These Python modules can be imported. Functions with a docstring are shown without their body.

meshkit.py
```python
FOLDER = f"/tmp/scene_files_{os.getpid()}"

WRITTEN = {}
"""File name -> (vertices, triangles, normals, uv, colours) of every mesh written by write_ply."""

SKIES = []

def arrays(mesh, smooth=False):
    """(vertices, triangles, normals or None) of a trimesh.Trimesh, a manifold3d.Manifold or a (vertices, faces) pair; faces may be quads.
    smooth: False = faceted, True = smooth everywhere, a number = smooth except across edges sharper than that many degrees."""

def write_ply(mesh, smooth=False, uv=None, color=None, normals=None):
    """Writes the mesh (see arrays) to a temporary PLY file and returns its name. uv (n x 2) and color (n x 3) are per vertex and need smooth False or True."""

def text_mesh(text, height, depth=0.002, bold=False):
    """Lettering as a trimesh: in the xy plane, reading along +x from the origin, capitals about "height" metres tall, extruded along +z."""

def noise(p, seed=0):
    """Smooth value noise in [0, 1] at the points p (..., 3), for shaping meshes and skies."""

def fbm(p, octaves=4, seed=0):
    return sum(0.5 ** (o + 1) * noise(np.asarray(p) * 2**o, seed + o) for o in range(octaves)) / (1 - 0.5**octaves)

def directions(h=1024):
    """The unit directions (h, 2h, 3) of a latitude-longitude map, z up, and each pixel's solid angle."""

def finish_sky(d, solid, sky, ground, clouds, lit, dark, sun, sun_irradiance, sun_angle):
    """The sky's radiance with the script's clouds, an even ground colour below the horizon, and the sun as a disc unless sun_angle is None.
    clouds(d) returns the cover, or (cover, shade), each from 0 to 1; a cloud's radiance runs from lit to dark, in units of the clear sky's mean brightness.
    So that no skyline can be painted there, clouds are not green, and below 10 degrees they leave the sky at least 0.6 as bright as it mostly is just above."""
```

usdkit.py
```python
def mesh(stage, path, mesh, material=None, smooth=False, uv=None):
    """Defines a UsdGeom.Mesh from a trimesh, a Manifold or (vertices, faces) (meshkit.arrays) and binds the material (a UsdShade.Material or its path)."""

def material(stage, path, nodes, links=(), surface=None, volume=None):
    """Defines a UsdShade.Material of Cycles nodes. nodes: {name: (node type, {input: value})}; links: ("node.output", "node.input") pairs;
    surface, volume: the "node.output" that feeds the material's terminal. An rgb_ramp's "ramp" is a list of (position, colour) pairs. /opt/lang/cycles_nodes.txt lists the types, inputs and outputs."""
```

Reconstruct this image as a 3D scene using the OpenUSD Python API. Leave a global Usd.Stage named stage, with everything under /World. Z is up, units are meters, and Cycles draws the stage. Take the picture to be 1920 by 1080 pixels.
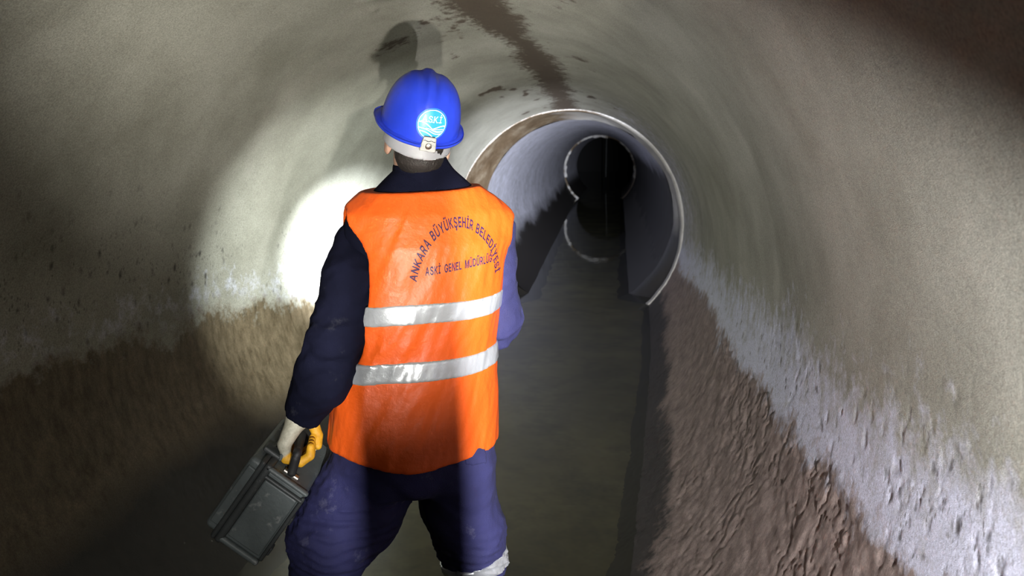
import math, random
import numpy as np, trimesh, usdkit, meshkit
import manifold3d as m3
from pxr import Usd, UsdGeom, UsdLux, UsdShade, Gf, Sdf, Vt

stage = Usd.Stage.CreateInMemory()
UsdGeom.SetStageUpAxis(stage, 'Z'); UsdGeom.SetStageMetersPerUnit(stage, 1.0)
UsdGeom.Xform.Define(stage, '/World'); UsdGeom.Scope.Define(stage, '/World/Looks')

# ------------------------------------------------------------------ camera
F, HY, CZ = 1500.0, 262.0, 1.63            # focal length in px (1920 wide), horizon row, camera height over the water
cam = UsdGeom.Camera.Define(stage, '/World/camera')
cam.AddTranslateOp().Set((0, 0, CZ)); cam.AddRotateXOp().Set(90)
cam.CreateHorizontalApertureAttr(36.0); cam.CreateVerticalApertureAttr(20.25)
cam.CreateFocalLengthAttr(36.0 * F / 1920)
cam.CreateVerticalApertureOffsetAttr((HY - 540) / 1920 * 36.0)
cam.CreateFStopAttr(5.0); cam.CreateFocusDistanceAttr(2.1)
cam.CreateExposureAttr(0.0)

# ------------------------------------------------------------------ light: two hand lamps at the photographer, two added lamps, one torch in the worker's hand
def lamp(name, pos, aim, power, half_angle, soft, radius, color):
    l = UsdLux.SphereLight.Define(stage, '/World/' + name)
    l.CreateRadiusAttr(radius); l.CreateIntensityAttr(power); l.CreateNormalizeAttr(True); l.CreateColorAttr(Gf.Vec3f(*color))
    sh = UsdLux.ShapingAPI.Apply(l.GetPrim()); sh.CreateShapingConeAngleAttr(half_angle); sh.CreateShapingConeSoftnessAttr(soft)
    d = Gf.Vec3d(*[b - a for a, b in zip(pos, aim)]).GetNormalized()
    r = Gf.Rotation(Gf.Vec3d(0, 0, -1), d)
    l.AddTransformOp().Set(Gf.Matrix4d().SetRotate(r) * Gf.Matrix4d().SetTranslate(Gf.Vec3d(*pos)))
    return l

TORCH, TORCH_AIM = np.array([-.19, 2.48, 1.02]), np.array([-1.10, 5.15, .93])
td = (TORCH_AIM - TORCH) / np.linalg.norm(TORCH_AIM - TORCH)
KEY = np.array([.30, -.40, 1.22])
lamp('fill_lamp', (.20, -1.0, 1.12), (-.54, 3.0, 2.08), 275, 18.8, .9, .015, (1, .97, .88))
lamp('key_lamp', tuple(KEY), (.36, 3.6, 1.06), 290, 24.5, .85, .003, (1, .98, .97))
lamp('added_beam', (.44, -.30, 1.25), (.26, 7.9, 1.12), 6500, 8.5, 1, .02, (.86, .9, 1.0))  # extra beam added to brighten the inside of the pipe
lamp('added_low_fill', (-.30, -.50, 1.30), (-.76, 2.0, .72), 20, 9, 1, .02, (1, .98, .94))  # extra lamp added to lift the case and left glove
lamp('torch_lamp', tuple(TORCH + td * .13), tuple(TORCH_AIM), 1000, 12.5, 1, .02, (.88, .95, 1.0))
lamp('torch_halo', tuple(TORCH + td * .13), tuple(TORCH_AIM), 120, 33, 1, .02, (.93, 1.0, .95))

# ------------------------------------------------------------------ helpers
used = {}
def numbered(name, parent):
    k = (parent, name); n = used.get(k, 0); used[k] = n + 1
    return name if n == 0 else f'{name}_{n:03d}'

def tag(p, label=None, cat=None, group=None, kind=None):
    p = p.GetPrim() if hasattr(p, 'GetPrim') else p
    for k, v in (('label', label), ('category', cat), ('group', group), ('kind', kind)):
        if v: p.SetCustomDataByKey(k, v)
    return p

def thing(name, label, cat, loc=(0, 0, 0), kind=None):
    x = UsdGeom.Xform.Define(stage, '/World/' + numbered(name, '/World'))
    if any(loc): x.AddTranslateOp().Set(Gf.Vec3d(*map(float, loc)))
    return tag(x, label, cat, kind=kind)

def put(name, mesh, mat, parent=None, smooth=40, normals=None, prim=None, label=None, origin=None):
    """one Mesh prim; vertices are given in world metres and moved into the parent's frame"""
    par = '/World' if parent is None else str(parent.GetPath())
    path = par + '/' + numbered(name, par)
    if normals is not None:
        v, f = mesh; n = normals
        if f.shape[1] == 4: f = np.vstack([f[:, [0, 1, 2]], f[:, [0, 2, 3]]])
    else:
        v, f, n = meshkit.arrays(mesh, smooth)
    v = np.array(v, float)
    if parent is not None:
        M = np.array(UsdGeom.Xformable(parent).ComputeLocalToWorldTransform(Usd.TimeCode.Default()))
        v = v - M[3, :3]
    m = UsdGeom.Mesh.Define(stage, path)
    m.CreatePointsAttr(Vt.Vec3fArray.FromNumpy(v.astype(np.float32)))
    m.CreateFaceVertexCountsAttr(Vt.IntArray.FromNumpy(np.full(len(f), 3, np.int32)))
    m.CreateFaceVertexIndicesAttr(Vt.IntArray.FromNumpy(np.ascontiguousarray(f, np.int32).ravel()))
    m.CreateSubdivisionSchemeAttr('none')
    if n is not None:
        m.CreateNormalsAttr(Vt.Vec3fArray.FromNumpy(np.asarray(n, np.float32))); m.SetNormalsInterpolation('vertex')
    for k, a in (prim or {}).items():
        UsdGeom.PrimvarsAPI(m).CreatePrimvar(k, Sdf.ValueTypeNames.Color3fArray, 'vertex').Set(Vt.Vec3fArray.FromNumpy(np.asarray(a, np.float32)))
    if mat is not None:
        UsdShade.MaterialBindingAPI.Apply(m.GetPrim()).Bind(mat)
    if label: tag(m, label)
    return m.GetPrim()

def quads(nu, nv, wrap_u=False, flip=False):
    i, j = np.meshgrid(np.arange(nu if wrap_u else nu - 1), np.arange(nv - 1), indexing='ij')
    a = i * nv + j; b = ((i + 1) % nu) * nv + j
    q = np.stack([a, b, b + 1, a + 1], -1).reshape(-1, 4)
    return q[:, ::-1] if flip else q

def cat(*ms): return trimesh.util.concatenate(ms)

def rbox(size, r, n=10):
    """rounded box centred on the origin"""
    s = np.array(size) / 2 - r
    pts = [m3.Manifold.sphere(r, n).translate((x * s[0], y * s[1], z * s[2])) for x in (-1, 1) for y in (-1, 1) for z in (-1, 1)]
    m = m3.Manifold.batch_hull(pts).to_mesh()
    return trimesh.Trimesh(m.vert_properties[:, :3], m.tri_verts)

def frame(mesh, M, o):
    """local (x,y,z) -> world with the rows of M as the local axes in world, o the origin"""
    v = np.asarray(mesh.vertices) @ np.asarray(M) + o
    f = mesh.faces if np.linalg.det(M) > 0 else mesh.faces[:, ::-1]
    return trimesh.Trimesh(v, f, process=False)

def tube(pts, r, n=12, cap=True):
    """round tube through pts with radius r (scalar or per point)"""
    p = np.asarray(pts, float); r = np.broadcast_to(r, (len(p),))
    t = np.gradient(p, axis=0); t /= np.linalg.norm(t, axis=1, keepdims=True)
    ref = np.array([0, 0, 1.]) if abs(t[:, 2]).mean() < .8 else np.array([1., 0, 0])
    a = np.cross(t, ref); a /= np.linalg.norm(a, axis=1, keepdims=True); b = np.cross(t, a)
    th = np.arange(n) * 2 * np.pi / n
    v = p[:, None] + r[:, None, None] * (np.cos(th)[None, :, None] * a[:, None] + np.sin(th)[None, :, None] * b[:, None])
    i, j = np.meshgrid(np.arange(len(p) - 1), np.arange(n), indexing='ij')
    q = np.stack([i * n + j, i * n + (j + 1) % n, (i + 1) * n + (j + 1) % n, (i + 1) * n + j], -1).reshape(-1, 4)
    f = np.vstack([q[:, [0, 1, 2]], q[:, [0, 2, 3]]]); v = v.reshape(-1, 3)
    if cap:
        v = np.vstack([v, p[0], p[-1]]); k = np.arange(n); L = (len(p) - 1) * n
        f = np.vstack([f, np.stack([k, np.full(n, len(v) - 2), (k + 1) % n], 1)[:, ::-1] * 1, np.stack([L + k, L + (k + 1) % n, np.full(n, len(v) - 1)], 1)])
    m = trimesh.Trimesh(v, f, process=False); m.fix_normals(); return m

# signed distance modelling -------------------------------------------------
def nets(fn, lo, hi, h, relax=1):
    """surface nets of fn < 0 in the box lo..hi with cells of h"""
    lo, hi = np.asarray(lo, float), np.asarray(hi, float)
    n = np.ceil((hi - lo) / h).astype(int) + 1
    ax = [lo[k] + h * np.arange(n[k]) for k in range(3)]
    P = np.stack(np.meshgrid(*ax, indexing='ij'), -1).reshape(-1, 3)
    D = np.concatenate([fn(c) for c in np.array_split(P, max(1, len(P) // 400000))]).reshape(n)
    D = np.where(np.abs(D) < 1e-9, 1e-9, D); S = D < 0
    c = n - 1
    corner = [(i, j, k) for i in (0, 1) for j in (0, 1) for k in (0, 1)]
    sl = lambda A, o: A[o[0]:o[0] + c[0], o[1]:o[1] + c[1], o[2]:o[2] + c[2]]
    cnt = sum(sl(S, o).astype(int) for o in corner); act = (cnt > 0) & (cnt < 8)
    I = np.argwhere(act); acc = np.zeros((len(I), 3)); w = np.zeros(len(I))
    cd = {o: D[I[:, 0] + o[0], I[:, 1] + o[1], I[:, 2] + o[2]] for o in corner}
    for o in corner:
        for k in range(3):
            if o[k] == 0:
                p = list(o); p[k] = 1; p = tuple(p)
                d0, d1 = cd[o], cd[p]; x = (d0 < 0) != (d1 < 0)
                t = np.where(x, d0 / np.where(x, d0 - d1, 1), 0)
                q = np.tile(np.array(o, float), (len(I), 1)); q[:, k] = t
                acc += q * x[:, None]; w += x
    V = lo + h * (I + acc / w[:, None])
    idx = -np.ones(c, int); idx[tuple(I.T)] = np.arange(len(I))
    faces = []
    for k in range(3):
        a, b = [(1, 2), (2, 0), (0, 1)][k]
        s0 = [slice(None)] * 3; s1 = [slice(None)] * 3; s0[k] = slice(0, -1); s1[k] = slice(1, None)
        ch = S[tuple(s0)] != S[tuple(s1)]
        E = np.argwhere(ch)
        E = E[(E[:, a] > 0) & (E[:, b] > 0) & (E[:, a] < c[a]) & (E[:, b] < c[b])]
        def cell(da, db):
            Q = E.copy(); Q[:, a] -= da; Q[:, b] -= db; return idx[tuple(Q.T)]
        q = np.stack([cell(1, 1), cell(0, 1), cell(0, 0), cell(1, 0)], 1)
        ins = S[tuple(E.T)]
        faces.append(np.where(ins[:, None], q, q[:, ::-1]))
    q = np.vstack(faces); q = q[(q >= 0).all(1)]
    m = trimesh.Trimesh(V, np.vstack([q[:, [0, 1, 2]], q[:, [0, 2, 3]]]), process=False)
    if relax:
        from scipy import sparse
        e = m.edges_unique; o = np.ones(len(e)); n_ = len(m.vertices)
        Ad = sparse.coo_matrix((np.r_[o, o], (np.r_[e[:, 0], e[:, 1]], np.r_[e[:, 1], e[:, 0]])), (n_, n_)).tocsr()
        dg = np.maximum(np.asarray(Ad.sum(1)), 1); x = np.array(m.vertices)
        for i in range(3 * relax):
            x = x + .5 * (Ad @ x / dg - x); x = x - .52 * (Ad @ x / dg - x)
        m = trimesh.Trimesh(x, m.faces, process=False)
    return m

def smin(a, b, k):
    h = np.clip(.5 + .5 * (b - a) / k, 0, 1); return b + (a - b) * h - k * h * (1 - h)
def smax(a, b, k): return -smin(-a, -b, k)
def sdcone(P, a, b, ra, rb):
    a, b = np.asarray(a, float), np.asarray(b, float); ab = b - a
    t = np.clip((P - a) @ ab / (ab @ ab), 0, 1)
    return np.linalg.norm(P - a - t[:, None] * ab, axis=1) - (ra + (rb - ra) * t)
def sdchain(P, pts, rs, k=.02):
    d = None
    for a, b, ra, rb in zip(pts[:-1], pts[1:], rs[:-1], rs[1:]):
        e = sdcone(P, a, b, ra, rb); d = e if d is None else smin(d, e, k)
    return d
def sdell(P, c, r, M=None):
    q = P - np.asarray(c, float)
    if M is not None: q = q @ np.asarray(M).T
    r = np.asarray(r, float); k0 = np.linalg.norm(q / r, axis=1); k1 = np.linalg.norm(q / r ** 2, axis=1)
    return k0 * (k0 - 1) / np.maximum(k1, 1e-9)
def px(x, y, Y): return np.array([(x - 960) / F * Y, Y, CZ - (y - HY) / F * Y])   # dev-time measuring: where a measured point stands at distance Y

# ------------------------------------------------------------------ materials
NT = 'noise_texture'
def mat(name, nodes, links, surface='p.BSDF'):
    return usdkit.material(stage, '/World/Looks/' + name, nodes, links, surface=surface)

def simple(name, color, rough=.6, bump=0, bscale=60, var=.12, metallic=0, spec=.5, dirt=None, dscale=9, dlo=.55, dhi=.7, coat=0, sheen=0, coords='geometry'):
    """colour with soft mottling, fine bump and optional dirt patches"""
    c = np.array(color, float)
    N = {'g': ('geometry', {}), 'n': (NT, {'scale': dscale, 'detail': 6, 'roughness': .65}),
         'r': ('rgb_ramp', {'ramp': [(.3, tuple(c * (1 - var))), (.7, tuple(c * (1 + var)))]}),
         'p': ('principled_bsdf', {'roughness': rough, 'metallic': metallic, 'specular_ior_level': spec, 'coat_weight': coat, 'sheen_weight': sheen})}
    L = [('g.position', 'n.vector'), ('n.fac', 'r.fac')]
    out = 'r.color'
    if dirt is not None:
        N['dn'] = (NT, {'scale': dscale * 2.3, 'detail': 8, 'roughness': .72})
        N['dr'] = ('rgb_ramp', {'ramp': [(dlo, (0, 0, 0)), (dhi, (1, 1, 1))]})
        N['mx'] = ('mix_color', {'b': tuple(dirt)})
        L += [('g.position', 'dn.vector'), ('dn.fac', 'dr.fac'), ('dr.color', 'mx.fac'), (out, 'mx.a')]; out = 'mx.result'
    L.append((out, 'p.base_color'))
    if bump:
        N['bn'] = (NT, {'scale': bscale, 'detail': 4, 'roughness': .6}); N['b'] = ('bump', {'strength': 1.0, 'distance': bump})
        L += [('g.position', 'bn.vector'), ('bn.fac', 'b.height'), ('b.normal', 'p.normal')]
    return mat(name, N, L)

def concrete(name, base_lo, base_hi, stain_lo, stain_hi, bump_amp=.0038, rough=.7, dark_noise=.5, dark_soft=.05):
    """tunnel lining. mask: (tide-line stain, dark band of damp and painted shade, soot/leak stain) as signed distances about .5; mask2: (lime bloom, pits, roughness)"""
    N = {'g': ('geometry', {}), 'a': ('attribute', {'attribute': 'mask'}), 'a2': ('attribute', {'attribute': 'mask2'}),
         's': ('separate_color', {}), 's2': ('separate_color', {}),
         'n1': (NT, {'scale': 2.2, 'detail': 9, 'roughness': .62}), 'n2': (NT, {'scale': 14, 'detail': 8, 'roughness': .7}),
         'n3': (NT, {'scale': 170, 'detail': 5, 'roughness': .65}), 'n4': (NT, {'scale': 520, 'detail': 3, 'roughness': .6}),
         'mp': ('mapping', {'scale': (1, 1, .35)}), 'n5': (NT, {'scale': 26, 'detail': 7, 'roughness': .7}),
         'vs': ('voronoi_texture', {'scale': 24, 'randomness': 1.0}),
         'base': ('rgb_ramp', {'ramp': [(.33, base_lo), (.66, base_hi)]}),
         'brown': ('rgb_ramp', {'ramp': [(.33, stain_lo), (.5, tuple((np.array(stain_lo) + stain_hi) / 2)), (.68, stain_hi)]}),
         # lime bloom
         'w_add': ('math', {'math_type': 'multiply_add', 'value2': .9}), 'w_r': ('map_range', {'from_min': .72, 'from_max': 1.02, 'to_min': 0, 'to_max': 1, 'clamp': True}), 'w_mx': ('mix_color', {'b': (.72, .74, .90)}),
         # tide stain
         't_add': ('math', {'math_type': 'multiply_add', 'value2': .5}), 't_r': ('map_range', {'from_min': .705, 'from_max': .80, 'to_min': 0, 'to_max': 1, 'clamp': True}), 't_mx': ('mix_color', {}),
         # dark band: damp, and painted shade inside the pipe
         'd_add': ('math', {'math_type': 'multiply_add', 'value2': dark_noise}), 'd_r': ('map_range', {'from_min': .5 - dark_soft + dark_noise / 2, 'from_max': .5 + dark_soft + dark_noise / 2, 'to_min': 0, 'to_max': .93, 'clamp': True}), 'd_mx': ('mix_color', {'b': (.02, .018, .017)}),
         # leak stain of the crown
         'c_add': ('math', {'math_type': 'multiply_add', 'value2': .75}), 'c_r': ('map_range', {'from_min': .84, 'from_max': .98, 'to_min': 0, 'to_max': .92, 'clamp': True}), 'c_mx': ('mix_color', {'b': (.075, .05, .032)}),
         # pits
         'p_r': ('map_range', {'from_min': .12, 'from_max': .32, 'to_min': 1, 'to_max': 0, 'clamp': True}), 'mp2': ('mapping', {'scale': (1, 1, .55)}), 'v2': ('voronoi_texture', {'scale': 75, 'randomness': 1.0}), 'p2': ('map_range', {'from_min': .16, 'from_max': .34, 'to_min': .7, 'to_max': 0, 'clamp': True}), 'p3': ('math', {'math_type': 'maximum'}), 'p_m': ('math', {'math_type': 'multiply'}), 'p_mx': ('mix_color', {'b': (.07, .065, .06)}),
         # pale specks
         'k': ('voronoi_texture', {'scale': 16, 'randomness': 1.0}), 'k_r': ('map_range', {'from_min': .06, 'from_max': .10, 'to_min': .6, 'to_max': 0, 'clamp': True}), 'k_n': ('map_range', {'from_min': .56, 'from_max': .60, 'to_min': 0, 'to_max': 1, 'clamp': True}), 'k_m': ('math', {'math_type': 'multiply'}), 'k_mx': ('mix_color', {'b': (.38, .37, .33)}),
         'h1': ('math', {'math_type': 'multiply_add', 'value2': .36}), 'h2': ('math', {'math_type': 'multiply_add', 'value2': .95}), 'h3': ('math', {'math_type': 'multiply_add', 'value2': -.5}), 'h0': ('math', {'math_type': 'multiply', 'value2': .35}),
         'gr': ('rgb_ramp', {'ramp': [(.25, (.58, .58, .58)), (.75, (1.38, 1.38, 1.38))]}), 'gm': ('mix_color', {'blend_type': 'multiply', 'fac': 1.0}), 'rs': ('math', {'math_type': 'multiply_add', 'value2': 1.3, 'value3': .35}), 'hh': ('math', {'math_type': 'multiply'}),
         'b': ('bump', {'strength': 1.0, 'distance': bump_amp}),
         'ro': ('mix_float', {'a': rough, 'b': .42}),
         'p': ('principled_bsdf', {'specular_ior_level': .4})}
    L = [('a.color', 's.color'), ('a2.color', 's2.color')]
    for n in ('n1', 'n2', 'n3', 'n4', 'mp2', 'mp', 'k'): L.append(('g.position', n + '.vector'))
    L += [('mp.vector', 'n5.vector'),
          ('n1.fac', 'base.fac'), ('n5.fac', 'brown.fac'),
          ('n2.fac', 'w_add.value1'), ('s2.r', 'w_add.value3'), ('w_add.value', 'w_r.value'), ('w_r.result', 'w_mx.fac'), ('base.color', 'w_mx.a'),
          ('mp2.vector', 'vs.vector'), ('mp2.vector', 'v2.vector'), ('v2.distance', 'p2.value'), ('p2.result', 'p3.value1'), ('vs.distance', 'p_r.value'), ('p_r.result', 'p3.value2'), ('p3.value', 'p_m.value1'), ('s2.g', 'p_m.value2'), ('p_m.value', 'p_mx.fac'), ('w_mx.result', 'p_mx.a'),
          ('n2.fac', 't_add.value1'), ('s.r', 't_add.value3'), ('t_add.value', 't_r.value'), ('t_r.result', 't_mx.fac'), ('p_mx.result', 't_mx.a'), ('brown.color', 't_mx.b'),
          ('n5.fac', 'd_add.value1'), ('s.g', 'd_add.value3'), ('d_add.value', 'd_r.value'), ('d_r.result', 'd_mx.fac'), ('t_mx.result', 'd_mx.a'),
          ('n5.fac', 'c_add.value1'), ('s.b', 'c_add.value3'), ('c_add.value', 'c_r.value'), ('c_r.result', 'c_mx.fac'), ('d_mx.result', 'c_mx.a'),
          ('k.distance', 'k_r.value'), ('n1.fac', 'k_n.value'), ('k_r.result', 'k_m.value1'), ('k_n.result', 'k_m.value2'), ('k_m.value', 'k_mx.fac'), ('c_mx.result', 'k_mx.a'),
          ('n3.fac', 'gr.fac'), ('k_mx.result', 'gm.a'), ('gr.color', 'gm.b'), ('gm.result', 'p.base_color'),
          ('n2.fac', 'h0.value1'), ('n3.fac', 'h1.value1'), ('h0.value', 'h1.value3'), ('n4.fac', 'h2.value1'), ('h1.value', 'h2.value3'), ('p_m.value', 'h3.value1'), ('h2.value', 'h3.value3'),
          ('s2.b', 'rs.value1'), ('rs.value', 'hh.value1'), ('h3.value', 'hh.value2'), ('hh.value', 'b.height'), ('b.normal', 'p.normal'),
          ('t_r.result', 'ro.fac'), ('ro.result', 'p.roughness')]
    return mat(name, N, L)

M = {}
M['lining'] = concrete('lining', (.275, .268, .222), (.42, .412, .355), (.092, .068, .038), (.23, .18, .115), dark_noise=.35, dark_soft=.15)
M['lining_right'] = concrete('lining_right', (.275, .268, .222), (.42, .412, .355), (.20, .145, .13), (.50, .395, .36))
M['pipe'] = concrete('pipe', (.33, .33, .37), (.47, .47, .54), (.06, .05, .045), (.12, .10, .09), bump_amp=.002, dark_noise=.12, dark_soft=.13)
M['rim'] = simple('rim', (.42, .41, .40), .75, .002, 40, .25, dirt=(.20, .17, .13), dscale=3, dlo=.50, dhi=.66)
M['cone'] = mat('cone', {'g': ('geometry', {}), 'a': ('attribute', {'attribute': 'mask'}), 's': ('separate_color', {}), 'n': (NT, {'scale': 5, 'detail': 7, 'roughness': .65}), 'n2': (NT, {'scale': 30, 'detail': 5}),
    'shade_mx': ('mix_color', {'b': (.02, .018, .015)}), 'pale': ('rgb_ramp', {'ramp': [(.3, (.32, .31, .29)), (.7, (.54, .53, .51))]}), 'br': ('rgb_ramp', {'ramp': [(.3, (.055, .036, .02)), (.52, (.10, .072, .045)), (.68, (.17, .14, .10)), (.78, (.34, .32, .27))]}),  # near-black mixed in for shade painted into the open joint
    'ad': ('math', {'math_type': 'multiply_add', 'value2': .6}), 'mr': ('map_range', {'from_min': .65, 'from_max': .95, 'to_min': 0, 'to_max': 1, 'clamp': True}), 'mx': ('mix_color', {}), 'b': ('bump', {'strength': 1, 'distance': .003}), 'p': ('principled_bsdf', {'roughness': .33})},
    [('g.position', 'n.vector'), ('g.position', 'n2.vector'), ('a.color', 's.color'), ('n.fac', 'pale.fac'), ('n.fac', 'br.fac'), ('n.fac', 'ad.value1'), ('s.r', 'ad.value3'), ('ad.value', 'mr.value'), ('mr.result', 'mx.fac'), ('pale.color', 'mx.a'), ('br.color', 'mx.b'), ('mx.result', 'shade_mx.a'), ('s.g', 'shade_mx.fac'), ('shade_mx.result', 'p.base_color'), ('n2.fac', 'b.height'), ('b.normal', 'p.normal')])
M['bed'] = simple('bed', (.46, .43, .27), .8, .006, 16, .35, dirt=(.22, .21, .17), dscale=1.3, dlo=.45, dhi=.7)
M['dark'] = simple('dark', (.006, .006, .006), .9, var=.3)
M['water'] = mat('water', {'g': ('geometry', {}), 'n': (NT, {'scale': 5, 'detail': 2}), 'b': ('bump', {'strength': .12, 'distance': .006}), 'fr': ('fresnel', {'IOR': 1.33}),
                           't': ('transparent_bsdf', {'color': (.78, .78, .70)}), 'd': ('diffuse_bsdf', {'color': (.085, .085, .065)}), 'm0': ('mix_closure', {'fac': .22}), 'gl': ('glossy_bsdf', {'color': (1, 1, 1)}), 'm': ('mix_closure', {}), 'xyz': ('separate_xyz', {}), 'rg': ('map_range', {'from_min': 6.5, 'from_max': 10, 'to_min': .28, 'to_max': .03, 'clamp': True})},
                 [('g.position', 'xyz.vector'), ('xyz.y', 'rg.value'), ('rg.result', 'gl.roughness'), ('g.position', 'n.vector'), ('n.fac', 'b.height'), ('b.normal', 'gl.normal'), ('b.normal', 'fr.normal'), ('t.BSDF', 'm0.closure1'), ('d.BSDF', 'm0.closure2'), ('m0.closure', 'm.closure1'), ('gl.BSDF', 'm.closure2'), ('fr.fac', 'm.fac')], surface='m.closure')
M['skin'] = simple('skin', (.42, .25, .18), .5, .0006, 150, .12)
M['hair'] = simple('hair', (.018, .014, .012), .55, .003, 160, .4)
M['navy'] = simple('navy', (.0045, .005, .013), .9, .0012, 300, .3, dirt=(.035, .036, .045), dscale=6, dlo=.60, dhi=.80, spec=.06)
M['worn_navy'] = simple('worn_navy', (.020, .021, .090), .85, .0012, 300, .3, dirt=(.20, .20, .30), dscale=5, dlo=.60, dhi=.88)
M['orange'] = simple('orange', (.76, .102, .008), .5, .0035, 22, .05, dirt=(.25, .13, .05), dscale=4, dlo=.66, dhi=.78)
M['tape'] = simple('tape', (.62, .65, .70), .28, .001, 60, .06, metallic=.55)
M['print'] = simple('print', (.025, .008, .06), .6, var=.05)
M['shell_blue'] = simple('shell_blue', (.020, .048, .54), .3, .0004, 60, .1, dirt=(.02, .03, .22), dscale=14, dlo=.62, dhi=.8)
M['sky_blue'] = simple('sky_blue', (.03, .36, .80), .4, var=.03)
M['halo_blue'] = simple('halo_blue', (.03, .19, .82), .4, var=.03)
M['pale'] = simple('pale', (.62, .82, .90), .4, var=.03)
M['band_white'] = simple('band_white', (.34, .34, .36), .55, .0006, 60, .12)
M['clip_white'] = simple('clip_white', (.42, .42, .40), .45, .0004, 80, .12, dirt=(.2, .19, .17), dscale=40)
M['steel'] = simple('steel', (.42, .38, .33), .35, .0004, 200, .2, metallic=1)
M['black_rubber'] = simple('black_rubber', (.015, .015, .015), .6, .0005, 120, .3)
M['case'] = simple('case', (.095, .112, .112), .5, .0008, 120, .25, dirt=(.27, .28, .27), dscale=11, dlo=.57, dhi=.72)
M['case_dark'] = simple('case_dark', (.042, .047, .047), .5, .0008, 120, .25, dirt=(.18, .18, .17), dscale=14, dlo=.62, dhi=.75)
M['lens'] = mat('lens', {'e': ('emission', {'color': (.92, .97, 1), 'strength': 40})}, [], surface='e.emission')
M['boot'] = simple('boot', (.20, .205, .18), .6, .001, 60, .25, dirt=(.08, .075, .06), dscale=8)
M['sole'] = simple('sole', (.03, .03, .03), .8, .001, 60, .2)
M['glove'] = mat('glove', {'g': ('geometry', {}), 'a': ('attribute', {'attribute': 'mask'}), 's': ('separate_color', {}), 'n': (NT, {'scale': 45, 'detail': 6, 'roughness': .7}),
                           'c': ('rgb_ramp', {'ramp': [(.3, (.28, .27, .20)), (.65, (.50, .48, .38))]}), 'y': ('rgb_ramp', {'ramp': [(.3, (.50, .24, .01)), (.65, (.78, .42, .02))]}), 'mx': ('mix_color', {}),
                           'ad': ('math', {'math_type': 'multiply_add', 'value2': .25}), 'mr': ('map_range', {'from_min': .56, 'from_max': .68, 'to_min': 0, 'to_max': 1, 'clamp': True}), 'b': ('bump', {'strength': 1.0, 'distance': .0015}), 'p': ('principled_bsdf', {'roughness': .6})},
                 [('g.position', 'n.vector'), ('a.color', 's.color'), ('n.fac', 'c.fac'), ('n.fac', 'y.fac'), ('n.fac', 'ad.value1'), ('s.r', 'ad.value3'), ('ad.value', 'mr.value'), ('mr.result', 'mx.fac'), ('c.color', 'mx.a'), ('y.color', 'mx.b'), ('mx.result', 'p.base_color'), ('n.fac', 'b.height'), ('b.normal', 'p.normal')])

# ------------------------------------------------------------------ the tunnel: a flaring section that narrows into a pipe
YT = [-3, 0, 3, 4, 6, 7.93]; Y1 = 7.93
fRt = [-.80, -.18, .443, .651, 1.04, 1.36]; fLt = [-2.0, -1.50, -1.03, -.92, -.54, -.20]; ztt = [2.75, 2.62, 2.36, 2.25, 2.07, 1.93]
def section(Y):
    fR, fL, t = np.interp(Y, YT, fRt), np.interp(Y, YT, fLt), np.interp(Y, YT, ztt)
    hw, ax = (fR - fL) / 2, (fR + fL) / 2
    R = (hw * hw + t * t) / (2 * t)
    return ax, R, t - R
rows = [Y1]
while rows[-1] > .65: rows.append(rows[-1] * (1 - .0042))
rows += list(np.linspace(.6, -2.8, 26)); rows = np.array(rows[::-1])
ax_, R_, cz_ = section(rows)
end = np.arccos(np.clip((-.12 - cz_) / R_, -1, 1))                # angle from the crown at which the wall meets the bed
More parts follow.
